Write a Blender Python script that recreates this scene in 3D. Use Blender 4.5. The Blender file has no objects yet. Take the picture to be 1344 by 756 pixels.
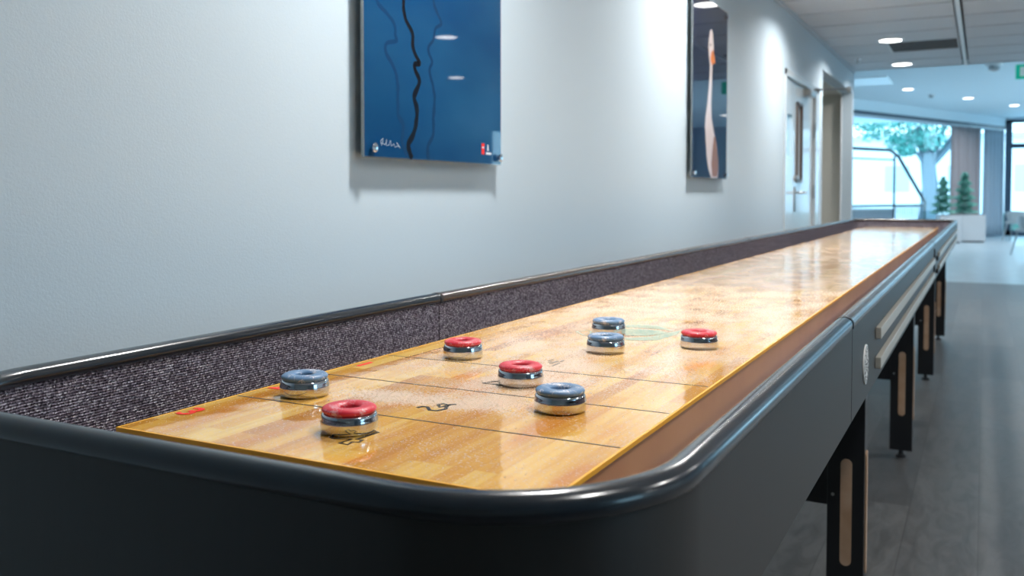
import bpy, bmesh, math, random
from mathutils import Vector, Matrix, noise
PI = math.pi
random.seed(7)
S = bpy.context.scene
COL = S.collection
HC = 1.07                      # eye height of the camera
PF = HC - .247                 # playfield surface height

# ------------------------------------------------------------------ materials
def newmat(name):
    m = bpy.data.materials.new(name); m.use_nodes = True
    nt = m.node_tree; b = nt.nodes['Principled BSDF']
    return m, nt, b
def pmat(name, col, rough=.5, metal=0, spec=.5, coat=0, coatr=.03, sheen=0, emit=None, es=0, bump=None, var=None):
    m, nt, b = newmat(name)
    b.inputs['Base Color'].default_value = (*col, 1)
    b.inputs['Roughness'].default_value = rough
    b.inputs['Metallic'].default_value = metal
    b.inputs['Specular IOR Level'].default_value = spec
    b.inputs['Coat Weight'].default_value = coat
    b.inputs['Coat Roughness'].default_value = coatr
    if sheen: b.inputs['Sheen Weight'].default_value = sheen
    if emit:
        b.inputs['Emission Color'].default_value = (*emit, 1)
        b.inputs['Emission Strength'].default_value = es
    if bump or var:
        tc = nt.nodes.new('ShaderNodeTexCoord')
    if bump:
        sc, st, dist = bump
        n = nt.nodes.new('ShaderNodeTexNoise'); n.inputs['Scale'].default_value = sc; n.inputs['Detail'].default_value = 4
        nt.links.new(tc.outputs['Object'], n.inputs['Vector'])
        bp = nt.nodes.new('ShaderNodeBump'); bp.inputs['Strength'].default_value = st; bp.inputs['Distance'].default_value = dist
        nt.links.new(n.outputs['Fac'], bp.inputs['Height']); nt.links.new(bp.outputs['Normal'], b.inputs['Normal'])
    if var:
        sc, col2 = var
        n = nt.nodes.new('ShaderNodeTexNoise'); n.inputs['Scale'].default_value = sc; n.inputs['Detail'].default_value = 5
        nt.links.new(tc.outputs['Object'], n.inputs['Vector'])
        mx = nt.nodes.new('ShaderNodeMix'); mx.data_type = 'RGBA'
        rp = nt.nodes.new('ShaderNodeMapRange'); rp.inputs[1].default_value = .35; rp.inputs[2].default_value = .65
        nt.links.new(n.outputs['Fac'], rp.inputs[0]); nt.links.new(rp.outputs[0], mx.inputs[0])
        mx.inputs[6].default_value = (*col, 1); mx.inputs[7].default_value = (*col2, 1)
        nt.links.new(mx.outputs[2], b.inputs['Base Color'])
    return m
def N(nt, t, **kw):
    n = nt.nodes.new(t)
    for k, v in kw.items():
        if hasattr(n, k): setattr(n, k, v)
        else: n.inputs[k].default_value = v
    return n
def ramp(nt, stops):
    n = nt.nodes.new('ShaderNodeValToRGB'); e = n.color_ramp.elements
    while len(e) < len(stops): e.new(.5)
    for i, (p, c) in enumerate(stops):
        e[i].position = p; e[i].color = (*c, 1) if len(c) == 3 else c
    return n
def mixc(nt, fac, a, b, blend='MIX'):
    n = nt.nodes.new('ShaderNodeMix'); n.data_type = 'RGBA'; n.blend_type = blend
    for i, v in ((0, fac), (6, a), (7, b)):
        if isinstance(v, (int, float)): n.inputs[i].default_value = v
        elif isinstance(v, tuple): n.inputs[i].default_value = (*v, 1)
        else: nt.links.new(v, n.inputs[i])
    return n.outputs[2]
def math_(nt, op, a, b=0.0, clamp=False):
    n = nt.nodes.new('ShaderNodeMath'); n.operation = op; n.use_clamp = clamp
    for i, v in ((0, a), (1, b)):
        if isinstance(v, (int, float)): n.inputs[i].default_value = v
        else: nt.links.new(v, n.inputs[i])
    return n.outputs[0]

M = {}
M['wall'] = pmat('painted_wall', (.545, .652, .725), .75, bump=(220, .18, .002))
M['wall_white'] = pmat('white_wall', (.72, .74, .75), .6)
M['recess'] = pmat('recess_paint', (.60, .59, .53), .7)
M['ceil'] = pmat('ceiling_plank', (.70, .73, .77), .5)
M['ceil2'] = pmat('plaster_ceiling', (.76, .86, .91), .7)
M['ceilgap'] = pmat('ceiling_gap', (.22, .22, .23), .8)
M['floor2'] = pmat('lounge_floor', (.40, .46, .49), .30, bump=(6, .1, .003), var=(4, (.34, .40, .43)))
M['ceilback'] = pmat('ceiling_void', (.12, .12, .12), .9)
M['white'] = pmat('white_enamel', (.82, .84, .85), .35)
M['doorpaint'] = pmat('door_paint', (.66, .71, .73), .25, coat=.3)
M['dark'] = pmat('dark_plastic', (.02, .02, .022), .45)
M['ventdark'] = pmat('vent_slats', (.09, .075, .065), .6)
M['chrome'] = pmat('polished_steel', (.82, .84, .86), .07, metal=1)
M['puckmetal'] = pmat('turned_steel', (.60, .62, .66), .11, metal=1, bump=(900, .05, .0003))
M['brushed'] = pmat('brushed_metal', (.45, .46, .46), .35, metal=1)
M['rail'] = pmat('black_rubber_rail', (.010, .016, .023), .22, spec=.5, coat=.35, coatr=.12, bump=(40, .08, .002))
M['railmid'] = pmat('brown_black_padded_rail', (.058, .040, .030), .26, spec=.6, coat=.25, coatr=.15, bump=(70, .12, .002))
M['strip'] = pmat('pale_metal_strip', (.50, .47, .41), .4, metal=.3)
M['legblack'] = pmat('black_lacquer', (.008, .009, .011), .35, bump=(90, .05, .001))
M['inlay'] = pmat('pale_wood_inlay', (.50, .33, .22), .4, var=(14, (.40, .24, .14)))
M['redprint'] = pmat('red_print', (.90, .02, .005), .45, spec=.3)
M['blackprint'] = pmat('black_print', (.02, .015, .012), .4, coat=0)
M['tealprint'] = pmat('faded_green_print', (.22, .34, .27), .4, var=(150, (.50, .50, .36)))
M['resin'] = pmat('orange_resin', (1.0, .50, .03), .35)
M['resin'].node_tree.nodes['Principled BSDF'].inputs['Subsurface Weight'].default_value = 0
M['boardside'] = pmat('varnished_board_side', (.64, .33, .14), .3, coat=.2, coatr=.1, var=(5, (.54, .25, .10)))
M['glass_black'] = pmat('dark_window_glass', (.05, .04, .035), .05)
M['lens'] = pmat('lamp_lens', (1, 1, 1), .5, emit=(1, .98, .95), es=9)
M['green'] = pmat('green_sign', (.0, .42, .28), .3, emit=(.0, .55, .36), es=.35)
M['whitesign'] = pmat('white_sign', (.8, .95, .9), .3, emit=(.8, 1, .95), es=.15)
M['curtain_brown'] = pmat('taupe_curtain', (.32, .28, .29), .85, sheen=.2)
M['curtain_blue'] = pmat('blue_grey_curtain', (.38, .45, .52), .8, sheen=.2)
M['planter'] = pmat('pale_planter', (.60, .57, .57), .6)
M['soil'] = pmat('soil', (.05, .035, .025), .95)
M['needle'] = pmat('conifer_green', (.06, .26, .20), .6, var=(9, (.20, .50, .42)))
M['leaf'] = pmat('tree_leaf', (.05, .30, .25), .6, var=(3, (.20, .52, .45)))
M['bark'] = pmat('bark', (.15, .19, .22), .9)
M['frame_dark'] = pmat('dark_window_frame', (.05, .075, .11), .4)
M['frame_light'] = pmat('pale_window_frame', (.55, .62, .68), .4)
M['railing'] = pmat('grey_railing', (.035, .045, .055), .5)
M['terrace'] = pmat('terrace_concrete', (.34, .37, .40), .8)
M['ground'] = pmat('paving', (.80, .80, .80), .8)
M['hedge'] = pmat('hedge_green', (.16, .33, .26), .8, var=(5, (.25, .45, .36)))
M['building'] = pmat('pale_building', (.85, .84, .84), .8)
M['bwin'] = pmat('far_pane', (.55, .60, .62), .2)
M['chairshell'] = pmat('chair_shell', (.42, .46, .48), .4)
M['chairleg'] = pmat('chair_leg', (.30, .33, .35), .4)
M['swan'] = pmat('swan_print', (.72, .62, .60), .02, spec=.42)
M['swanbrown'] = pmat('swan_shadow_print', (.33, .17, .12), .02, spec=.42)
M['swanorange'] = pmat('swan_beak_print', (.75, .22, .05), .02, spec=.42)
M['inkline'] = pmat('dark_branch_print', (.006, .006, .010), .02, spec=.42)
M['inksoft'] = pmat('soft_reflection_print', (.007, .038, .105), .02, spec=.42)
M['inksoft2'] = pmat('softer_reflection_print', (.008, .046, .125), .02, spec=.42)
M['whiteprint'] = pmat('white_print', (.8, .85, .9), .3, coat=1)
M['acrylic'] = pmat('acrylic_edge', (.22, .25, .26), .1, coat=1)
M['slitframe'] = pmat('brown_slit_frame', (.13, .085, .06), .4)
M['brightwhite'] = pmat('bright_white_enamel', (.93, .95, .96), .3)
M['medallion'] = pmat('medallion_white', (.80, .80, .78), .35)

def glass():
    m, nt, b = newmat('clear_pane')
    tr = N(nt, 'ShaderNodeBsdfTransparent'); tr.inputs[0].default_value = (.95, .985, 1, 1)
    gl = N(nt, 'ShaderNodeBsdfGlossy'); gl.inputs['Roughness'].default_value = .02
    fr = N(nt, 'ShaderNodeLayerWeight'); fr.inputs[0].default_value = .15
    mx = N(nt, 'ShaderNodeMixShader')
    nt.links.new(math_(nt, 'MULTIPLY', fr.outputs[1], .18), mx.inputs[0]); nt.links.new(tr.outputs[0], mx.inputs[1]); nt.links.new(gl.outputs[0], mx.inputs[2])
    nt.links.new(mx.outputs[0], nt.nodes['Material Output'].inputs[0])
    return m
M['glass'] = glass()

def carpet():
    m, nt, b = newmat('woven_carpet')
    tc = N(nt, 'ShaderNodeTexCoord')
    mp = N(nt, 'ShaderNodeMapping'); mp.inputs['Scale'].default_value = (1, .85, 1)
    nt.links.new(tc.outputs['Object'], mp.inputs[0])
    vo = N(nt, 'ShaderNodeTexVoronoi'); vo.inputs['Scale'].default_value = 480
    nt.links.new(mp.outputs[0], vo.inputs['Vector'])
    sp = N(nt, 'ShaderNodeSeparateColor'); nt.links.new(vo.outputs['Color'], sp.inputs[0])
    rp = ramp(nt, [(0, (.10, .085, .105)), (.5, (.28, .235, .29)), (.8, (.58, .52, .61)), (1, (.95, .92, .98))])
    nt.links.new(sp.outputs[0], rp.inputs[0])
    wv = N(nt, 'ShaderNodeTexWave'); wv.bands_direction = 'Z'; wv.inputs['Scale'].default_value = 95; wv.inputs['Distortion'].default_value = 1.5; wv.inputs['Detail'].default_value = 2; wv.inputs['Detail Scale'].default_value = 4
    nt.links.new(tc.outputs['Object'], wv.inputs['Vector'])
    f = math_(nt, 'MULTIPLY_ADD', wv.outputs['Fac'], .7); f.node.inputs[2].default_value = .35
    cm = mixc(nt, 1.0, rp.outputs[0], f, 'MULTIPLY')
    nt.links.new(cm, b.inputs['Base Color'])
    b.inputs['Roughness'].default_value = .95; b.inputs['Specular IOR Level'].default_value = .1
    bp = N(nt, 'ShaderNodeBump'); bp.inputs['Strength'].default_value = .8; bp.inputs['Distance'].default_value = .002
    h = math_(nt, 'ADD', wv.outputs['Fac'], vo.outputs['Distance'])
    nt.links.new(h, bp.inputs['Height']); nt.links.new(bp.outputs[0], b.inputs['Normal'])
    return m
M['carpet'] = carpet()

def cabinet():
    m, nt, b = newmat('dark_cabinet_laminate')
    tc = N(nt, 'ShaderNodeTexCoord')
    mp = N(nt, 'ShaderNodeMapping'); mp.inputs['Scale'].default_value = (30, 30, 1.2)
    nt.links.new(tc.outputs['Object'], mp.inputs[0])
    n = N(nt, 'ShaderNodeTexNoise', Scale=3.0, Detail=3.0); nt.links.new(mp.outputs[0], n.inputs['Vector'])
    rp = ramp(nt, [(.3, (.0185, .018, .017)), (.7, (.021, .0203, .019))]); nt.links.new(n.outputs['Fac'], rp.inputs[0])
    nt.links.new(rp.outputs[0], b.inputs['Base Color'])
    b.inputs['Roughness'].default_value = .42; b.inputs['Specular IOR Level'].default_value = .5
    return m
M['cabinet'] = cabinet()

def board():
    m, nt, b = newmat('maple_playfield')
    L = nt.links.new
    tc = N(nt, 'ShaderNodeTexCoord')
    sep = N(nt, 'ShaderNodeSeparateXYZ'); L(tc.outputs['Object'], sep.inputs[0])
    cmb = N(nt, 'ShaderNodeCombineXYZ'); L(sep.outputs[1], cmb.inputs[0]); L(sep.outputs[0], cmb.inputs[1])
    br = N(nt, 'ShaderNodeTexBrick'); br.offset = .37; br.offset_frequency = 3
    for k, v in (('Scale', 1), ('Mortar Size', .00025), ('Mortar Smooth', .3), ('Bias', 0), ('Brick Width', .34), ('Row Height', .0235)): br.inputs[k].default_value = v
    br.inputs['Color1'].default_value = (0, 0, 0, 1); br.inputs['Color2'].default_value = (1, 1, 1, 1); br.inputs['Mortar'].default_value = (.45, .45, .45, 1)
    L(cmb.outputs[0], br.inputs['Vector'])
    rp = ramp(nt, [(0, (.60, .25, .03)), (.25, (.78, .39, .06)), (.6, (.87, .49, .095)), (1, (.95, .63, .17))])
    L(br.outputs['Color'], rp.inputs[0])
    mp = N(nt, 'ShaderNodeMapping'); mp.inputs['Scale'].default_value = (60, 3.0, 1); L(tc.outputs['Object'], mp.inputs[0])
    gn = N(nt, 'ShaderNodeTexNoise', Scale=1.6, Detail=6.0, Roughness=.6); L(mp.outputs[0], gn.inputs['Vector'])
    gr = ramp(nt, [(.28, (.80, .66, .50)), (.55, (1, 1, 1)), (.8, (1.06, 1.05, 1.02))]); L(gn.outputs['Fac'], gr.inputs[0])
    c1 = mixc(nt, .75, rp.outputs[0], gr.outputs[0], 'MULTIPLY')
    # larger tone changes in the maple
    mp2 = N(nt, 'ShaderNodeMapping'); mp2.inputs['Scale'].default_value = (14, 2.2, 1); L(tc.outputs['Object'], mp2.inputs[0])
    ln = N(nt, 'ShaderNodeTexNoise', Scale=1.3, Detail=2.0); L(mp2.outputs[0], ln.inputs['Vector'])
    lr = ramp(nt, [(.38, (.84, .55, .30)), (.50, (1, 1, 1))]); L(ln.outputs['Fac'], lr.inputs[0])
    c2 = mixc(nt, .8, c1, lr.outputs[0], 'MULTIPLY')
    # wax film: an attribute holds where it lies
    at = N(nt, 'ShaderNodeAttribute', attribute_name='wax')
    fn = N(nt, 'ShaderNodeTexNoise', Scale=380.0, Detail=3.0); L(tc.outputs['Object'], fn.inputs['Vector'])
    w0 = math_(nt, 'MULTIPLY_ADD', fn.outputs['Fac'], 3.0); w0.node.inputs[2].default_value = -1.5
    w1 = math_(nt, 'ADD', at.outputs['Fac'], w0)
    mr = N(nt, 'ShaderNodeMapRange'); mr.inputs[1].default_value = .22; mr.inputs[2].default_value = .62; mr.inputs[4].default_value = .9; L(w1, mr.inputs[0])
    wf = mr.outputs[0]
    c3 = mixc(nt, wf, c2, (.90, .67, .49))
    L(c3, b.inputs['Base Color'])
    rr = N(nt, 'ShaderNodeMapRange'); rr.inputs[3].default_value = .05; rr.inputs[4].default_value = .20; L(at.outputs['Fac'], rr.inputs[0])
    L(rr.outputs[0], b.inputs['Roughness'])
    b.inputs['Coat Weight'].default_value = .35; b.inputs['Coat Roughness'].default_value = .05
    # ripples
    mp3 = N(nt, 'ShaderNodeMapping'); mp3.inputs['Scale'].default_value = (16, 24, 1); L(tc.outputs['Object'], mp3.inputs[0])
    rn = N(nt, 'ShaderNodeTexNoise', Scale=1.0, Detail=2.0); L(mp3.outputs[0], rn.inputs['Vector'])
    bp = N(nt, 'ShaderNodeBump'); bp.inputs['Strength'].default_value = .6; bp.inputs['Distance'].default_value = .0012; L(rn.outputs['Fac'], bp.inputs['Height'])
    bp2 = N(nt, 'ShaderNodeBump'); bp2.inputs['Distance'].default_value = .0006
    bs = math_(nt, 'MULTIPLY', at.outputs['Fac'], .5); L(bs, bp2.inputs['Strength'])
    L(fn.outputs['Fac'], bp2.inputs['Height']); L(bp.outputs[0], bp2.inputs['Normal'])
    L(bp2.outputs[0], b.inputs['Normal']); L(bp.outputs[0], b.inputs['Coat Normal'])
    return m
M['board'] = board()

def floormat():
    m, nt, b = newmat('grey_wood_vinyl')
    L = nt.links.new
    tc = N(nt, 'ShaderNodeTexCoord')
    sep = N(nt, 'ShaderNodeSeparateXYZ'); L(tc.outputs['Object'], sep.inputs[0])
    cmb = N(nt, 'ShaderNodeCombineXYZ'); L(sep.outputs[1], cmb.inputs[0]); L(sep.outputs[0], cmb.inputs[1])
    br = N(nt, 'ShaderNodeTexBrick'); br.offset = .41
    for k, v in (('Scale', 1), ('Mortar Size', .0012), ('Mortar Smooth', .2), ('Bias', 0), ('Brick Width', 1.3), ('Row Height', .21)): br.inputs[k].default_value = v
    br.inputs['Color1'].default_value = (.090, .090, .090, 1); br.inputs['Color2'].default_value = (.135, .135, .133, 1); br.inputs['Mortar'].default_value = (.06, .06, .06, 1)
    L(cmb.outputs[0], br.inputs['Vector'])
    mp = N(nt, 'ShaderNodeMapping'); mp.inputs['Scale'].default_value = (9, 2.5, 1); L(tc.outputs['Object'], mp.inputs[0])
    gn = N(nt, 'ShaderNodeTexNoise', Scale=2.2, Detail=8.0, Roughness=.65); gn.inputs['Distortion'].default_value = 1.2; L(mp.outputs[0], gn.inputs['Vector'])
    gr = ramp(nt, [(.32, (.55, .55, .55)), (.6, (1.15, 1.15, 1.15))]); L(gn.outputs['Fac'], gr.inputs[0])
    L(mixc(nt, .85, br.outputs['Color'], gr.outputs[0], 'MULTIPLY'), b.inputs['Base Color'])
    rr = N(nt, 'ShaderNodeMapRange'); rr.inputs[3].default_value = .30; rr.inputs[4].default_value = .48; L(gn.outputs['Fac'], rr.inputs[0])
    L(rr.outputs[0], b.inputs['Roughness'])
    bp = N(nt, 'ShaderNodeBump'); bp.inputs['Strength'].default_value = .15; bp.inputs['Distance'].default_value = .002; L(gn.outputs['Fac'], bp.inputs['Height']); L(bp.outputs[0], b.inputs['Normal'])
    return m
M['floor'] = floormat()

def capmat(name, col, dust):
    m, nt, b = newmat(name); L = nt.links.new
    tc = N(nt, 'ShaderNodeTexCoord')
    n = N(nt, 'ShaderNodeTexNoise', Scale=420.0, Detail=3.0); L(tc.outputs['Object'], n.inputs['Vector'])
    n2 = N(nt, 'ShaderNodeTexNoise', Scale=70.0, Detail=1.0); L(tc.outputs['Object'], n2.inputs['Vector'])
    s = math_(nt, 'ADD', n.outputs['Fac'], n2.outputs['Fac'])
    mr = N(nt, 'ShaderNodeMapRange'); mr.inputs[1].default_value = 1.04; mr.inputs[2].default_value = 1.30; mr.inputs[4].default_value = dust; L(s, mr.inputs[0])
    L(mixc(nt, mr.outputs[0], col, (.75, .70, .70)), b.inputs['Base Color'])
    b.inputs['Roughness'].default_value = .42
    bp = N(nt, 'ShaderNodeBump'); bp.inputs['Strength'].default_value = .15; bp.inputs['Distance'].default_value = .0008; L(n.outputs['Fac'], bp.inputs['Height']); L(bp.outputs[0], b.inputs['Normal'])
    return m
M['redcap'] = capmat('red_plastic_cap', (.66, .022, .045), .5)
M['bluecap'] = capmat('blue_plastic_cap', (.11, .22, .38), .9)

def print_mat(name, stops, sx, sz, grad=None):
    m, nt, b = newmat(name); L = nt.links.new
    tc = N(nt, 'ShaderNodeTexCoord')
    mp = N(nt, 'ShaderNodeMapping'); mp.inputs['Scale'].default_value = (1, sx, sz); L(tc.outputs['Object'], mp.inputs[0])
    n = N(nt, 'ShaderNodeTexNoise', Scale=1.0, Detail=3.0, Roughness=.45); L(mp.outputs[0], n.inputs['Vector'])
    sep = N(nt, 'ShaderNodeSeparateXYZ'); L(tc.outputs['Object'], sep.inputs[0])
    f = math_(nt, 'MULTIPLY_ADD', sep.outputs[2], grad or 0.0); L(n.outputs['Fac'], f.node.inputs[2])
    rp = ramp(nt, stops); L(f, rp.inputs[0]); L(rp.outputs[0], b.inputs['Base Color'])
    b.inputs['Roughness'].default_value = .02; b.inputs['Specular IOR Level'].default_value = .42
    return m
M['print_blue'] = print_mat('blue_water_print', [(.40, (.002, .045, .14)), (.62, (.010, .075, .18)), (.85, (.025, .11, .23)), (1, (.045, .15, .28))], 1.3, 3.2, .30)
M['print_dark'] = print_mat('dark_misty_print', [(.35, (.004, .006, .018)), (.6, (.012, .018, .045)), (1, (.03, .036, .06))], 3, 2.2, .10)

# ------------------------------------------------------------------ mesh helpers
def obj(name, bm, mat, parent=None, smooth=False, loc=None, rotz=0, sharp=None):
    me = bpy.data.meshes.new(name)
    bmesh.ops.recalc_face_normals(bm, faces=bm.faces)
    if smooth:
        for f in bm.faces: f.smooth = True
        if sharp:
            for e in bm.edges:
                if len(e.link_faces) == 2 and e.calc_face_angle(0) > math.radians(sharp): e.smooth = False
    bm.to_mesh(me); bm.free()
    me.materials.append(mat)
    o = bpy.data.objects.new(name, me); COL.objects.link(o)
    if parent: o.parent = parent
    if loc: o.location = loc
    o.rotation_euler.z = rotz
    return o
def tag(o, label=None, cat=None, group=None, kind=None):
    if label: o['label'] = label
    if cat: o['category'] = cat
    if group: o['group'] = group
    if kind: o['kind'] = kind
    return o
def thing(name, label, cat, loc=(0, 0, 0), rotz=0, group=None):
    o = bpy.data.objects.new(name, None); COL.objects.link(o)
    o.location = loc; o.rotation_euler.z = rotz; o.empty_display_size = .1
    return tag(o, label, cat, group)
def struct(name, bm, mat, **k):
    return tag(obj(name, bm, mat, **k), kind='structure')
def structroot(name, loc=(0, 0, 0), rotz=0):
    o = bpy.data.objects.new(name, None); COL.objects.link(o); o.location = loc; o.rotation_euler.z = rotz
    o['kind'] = 'structure'; return o
def BM(): return bmesh.new()
def box(bm, x0, y0, z0, x1, y1, z1, bev=0, seg=2):
    r = bmesh.ops.create_cube(bm, size=1)
    v = r['verts']
    for p in v:
        p.co = Vector((x0 + (p.co.x + .5) * (x1 - x0), y0 + (p.co.y + .5) * (y1 - y0), z0 + (p.co.z + .5) * (z1 - z0)))
    if bev:
        es = list({e for p in v for e in p.link_edges})
        bmesh.ops.bevel(bm, geom=es, offset=bev, segments=seg, affect='EDGES', profile=.5)
    return bm
def boxo(*a, bev=0): return box(BM(), *a, bev=bev)
def lathe(bm, prof, c=(0, 0, 0), n=48, axis='Z', close=True):
    rings = []
    for r, z in prof:
        ring = []
        for i in range(n):
            a = 2 * PI * i / n
            p = (r * math.cos(a), r * math.sin(a), z)
            if axis == 'X': p = (p[2], p[0], p[1])
            if axis == 'Y': p = (p[0], p[2], p[1])
            ring.append(bm.verts.new((p[0] + c[0], p[1] + c[1], p[2] + c[2])))
        rings.append(ring)
    for a, b_ in zip(rings, rings[1:]):
        for i in range(n):
            j = (i + 1) % n
            bm.faces.new((a[i], a[j], b_[j], b_[i]))
    if close:
        bm.faces.new(rings[0][::-1]); bm.faces.new(rings[-1])
    return bm
def tube(bm, pts, r, n=8):
    pts = [Vector(p) for p in pts]; rings = []
    rs = r if isinstance(r, (list, tuple)) else [r] * len(pts)
    for i, p in enumerate(pts):
        t = (pts[min(i + 1, len(pts) - 1)] - pts[max(i - 1, 0)]).normalized()
        a = Vector((0, 0, 1)) if abs(t.z) < .9 else Vector((1, 0, 0))
        u = t.cross(a).normalized(); v = t.cross(u)
        rings.append([bm.verts.new(p + rs[i] * (math.cos(2 * PI * k / n) * u + math.sin(2 * PI * k / n) * v)) for k in range(n)])
    for a, b_ in zip(rings, rings[1:]):
        for k in range(n):
            j = (k + 1) % n; bm.faces.new((a[k], a[j], b_[j], b_[k]))
    bm.faces.new(rings[0][::-1]); bm.faces.new(rings[-1])
    return bm
def prism(bm, pts2, f, t):
    """polygon pts2 -> f(u,v,w) ; extruded w 0..t"""
    a = [bm.verts.new(f(u, v, 0)) for u, v in pts2]; b_ = [bm.verts.new(f(u, v, t)) for u, v in pts2]
    bm.faces.new(a[::-1]); bm.faces.new(b_)
    n = len(a)
    for i in range(n):
        j = (i + 1) % n; bm.faces.new((a[i], a[j], b_[j], b_[i]))
    return bm
def ribbon(bm, pts, w, f, t):
    """polyline in 2D with width(s) -> thin solid strip"""
    pts = [Vector(p) for p in pts]; n = len(pts)
    ws = w if isinstance(w, (list, tuple)) else [w] * n
    L, R = [], []
    for i, p in enumerate(pts):
        d = (pts[min(i + 1, n - 1)] - pts[max(i - 1, 0)]).normalized(); q = Vector((-d.y, d.x)) * ws[i] / 2
        L.append(p + q); R.append(p - q)
    vs = [[bm.verts.new(f(a.x, a.y, h)) for a in s] for h in (0, t) for s in (L, R)]
    l0, r0, l1, r1 = vs
    for i in range(n - 1):
        bm.faces.new((l0[i], r0[i], r0[i + 1], l0[i + 1])); bm.faces.new((l1[i], l1[i + 1], r1[i + 1], r1[i]))
        bm.faces.new((l0[i], l0[i + 1], l1[i + 1], l1[i])); bm.faces.new((r0[i], r1[i], r1[i + 1], r0[i + 1]))
    bm.faces.new((l0[0], l1[0], r1[0], r0[0])); bm.faces.new((l0[-1], r0[-1], r1[-1], l1[-1]))
    return bm
def textbm(s, size, mtx, extr=.0001):
    cu = bpy.data.curves.new('glyph', 'FONT'); cu.body = s; cu.size = size; cu.extrude = extr; cu.offset = size * .022; cu.align_x = 'CENTER'; cu.align_y = 'CENTER'
    o = bpy.data.objects.new('glyph', cu); COL.objects.link(o)
    dg = bpy.context.evaluated_depsgraph_get(); me = bpy.data.meshes.new_from_object(o.evaluated_get(dg))
    bm = BM(); bm.from_mesh(me); bm.transform(mtx)
    bpy.data.objects.remove(o); bpy.data.meshes.remove(me); bpy.data.curves.remove(cu)
    return bm

# ------------------------------------------------------------------ room shell
WX = -1.38        # left wall face
CZ, CZ2 = 2.52, 3.10
RX = 5.2
struct('floor', boxo(-9, -3, -.1, RX + .2, 12.4, 0), M['floor'])
struct('floor_lounge', boxo(-9, 12.4, -.1, RX + .2, 27.4, 0), M['floor2'])
# left wall with door and recess openings
w = BM()
box(w, WX - .12, -3, 0, WX, 7.20, CZ)
box(w, WX - .12, 7.20, 2.05, WX, 8.80, CZ)
box(w, WX - .12, 8.80, 0, WX, 9.05, CZ)
box(w, WX - .12, 9.05, 2.265, WX, 11.24, CZ)
box(w, WX - .12, 11.24, 0, WX, 11.36, CZ)
struct('wall_left', w, M['wall'])
r_ = BM()
box(r_, -3.4, 11.27, 0, WX - .12, 11.36, CZ)      # far side of the recess
box(r_, -3.5, 7.0, 0, -3.4, 11.36, CZ)
box(r_, -3.4, 8.93, 0, WX - .12, 9.05, CZ)
box(r_, -3.4, 9.05, 2.25, WX - .12, 11.27, 2.30)
struct('wall_recess', r_, M['recess'])
struct('trim_1', boxo(WX - .128, 11.225, 0, WX - .112, 11.272, 2.25), M['white'])
struct('trim_2', boxo(WX - .001, -3, CZ - .03, WX + .022, 11.3, CZ - .004), M['frame_light'])
struct('wall_back', boxo(-1.5, -3.1, 0, RX + .2, -3, CZ2), M['recess'])
struct('baseboard_left', boxo(WX, -3, 0, WX + .012, 7.16, .08), M['frame_light'])
# behind the far left: lounge extends left
struct('wall_north', boxo(-9, 11.36, 0, WX - .12, 11.48, CZ2 + .05), M['wall'])
struct('wall_west', boxo(-9.1, 11.4, 0, -9, 20, CZ2), M['wall'])

# plank ceiling
c = BM(); P0 = -3.0; pw = .602
k = 0
ys = [9.42 - pw * i for i in range(21)][::-1] + [9.42 + pw * i for i in range(1, 4)] + [11.30]
ys[0] = -3.0
for a, b_ in zip(ys, ys[1:]):
    if b_ - a < .05: continue
    if abs(a - 9.42) < .01:
        box(c, WX, a + .02, CZ, -.86, b_ - .02, CZ + .02, bev=.003, seg=1)
    else:
        box(c, WX, a + .02, CZ, -.235, b_ - .02, CZ + .02, bev=.003, seg=1)
    x = -.175
    while x < RX:
        x2 = min(x + 2.4, RX); box(c, x + .003, a + .02, CZ, x2 - .003, b_ - .02, CZ + .02, bev=.003, seg=1); x = x2
struct('ceiling', c, M['ceil'])
struct('ceiling_channel', boxo(-.175, -3, CZ + .012, RX, 11.29, CZ + .018), M['ceilgap'])
struct('ceiling_channel.001', boxo(WX, -3, CZ + .012, -.235, 9.42, CZ + .018), M['ceilgap'])
struct('ceiling_channel.002', boxo(WX, 10.02, CZ + .012, -.235, 11.29, CZ + .018), M['ceilgap'])
struct('ceiling_back', boxo(WX - .12, -3.1, CZ + .05, RX + .2, 11.30, CZ + .10), M['ceilback'])
struct('ceiling_step', boxo(-9, 11.30, CZ + .0, RX + .2, 11.36, CZ2 + .05), M['ceil2'])
struct('ceiling_lounge', boxo(-9, 11.36, CZ2, RX + .2, 27.4, CZ2 + .1), M['ceil2'])
struct('trim_3', boxo(-.222, -3, CZ - .014, -.188, 11.28, CZ + .012, bev=.003), M['brightwhite'])

# right wall with two windows
w = BM()
box(w, RX, -3, 0, RX + .2, .2, CZ2); box(w, RX, 1.8, 0, RX + .2, 14.4, CZ2); box(w, RX, 21.0, 0, RX + .2, 27.4, CZ2)
for a, b_ in ((.2, 1.8), (14.4, 21.0)):
    box(w, RX, a, 0, RX + .2, b_, .75 if a < 10 else .1); box(w, RX, a, 2.3, RX + .2, b_, CZ2)
struct('wall_right', w, M['wall'])
for i, (a, b_) in enumerate(((.2, 1.8), (14.4, 21.0))):
    z0, z1 = (.75, 2.3) if a < 10 else (.1, 2.3)
    root = structroot('window_%d' % (i + 3), (RX + .1, a, z0))
    f = BM(); W = b_ - a; H = z1 - z0
    box(f, -.03, 0, 0, .03, .06, H); box(f, -.03, W - .06, 0, .03, W, H); box(f, -.03, 0, 0, .03, W, .06); box(f, -.03, 0, H - .06, .03, W, H)
    for q in range(1, int(W / 1.4) + 1): box(f, -.02, W * q / (int(W / 1.4) + 1) - .025, 0, .02, W * q / (int(W / 1.4) + 1) + .025, H)
    obj('window_frame', f, M['frame_dark'], root)
    obj('pane', boxo(-.004, .05, .05, .004, W - .05, H - .05), M['glass'], root)

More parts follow.
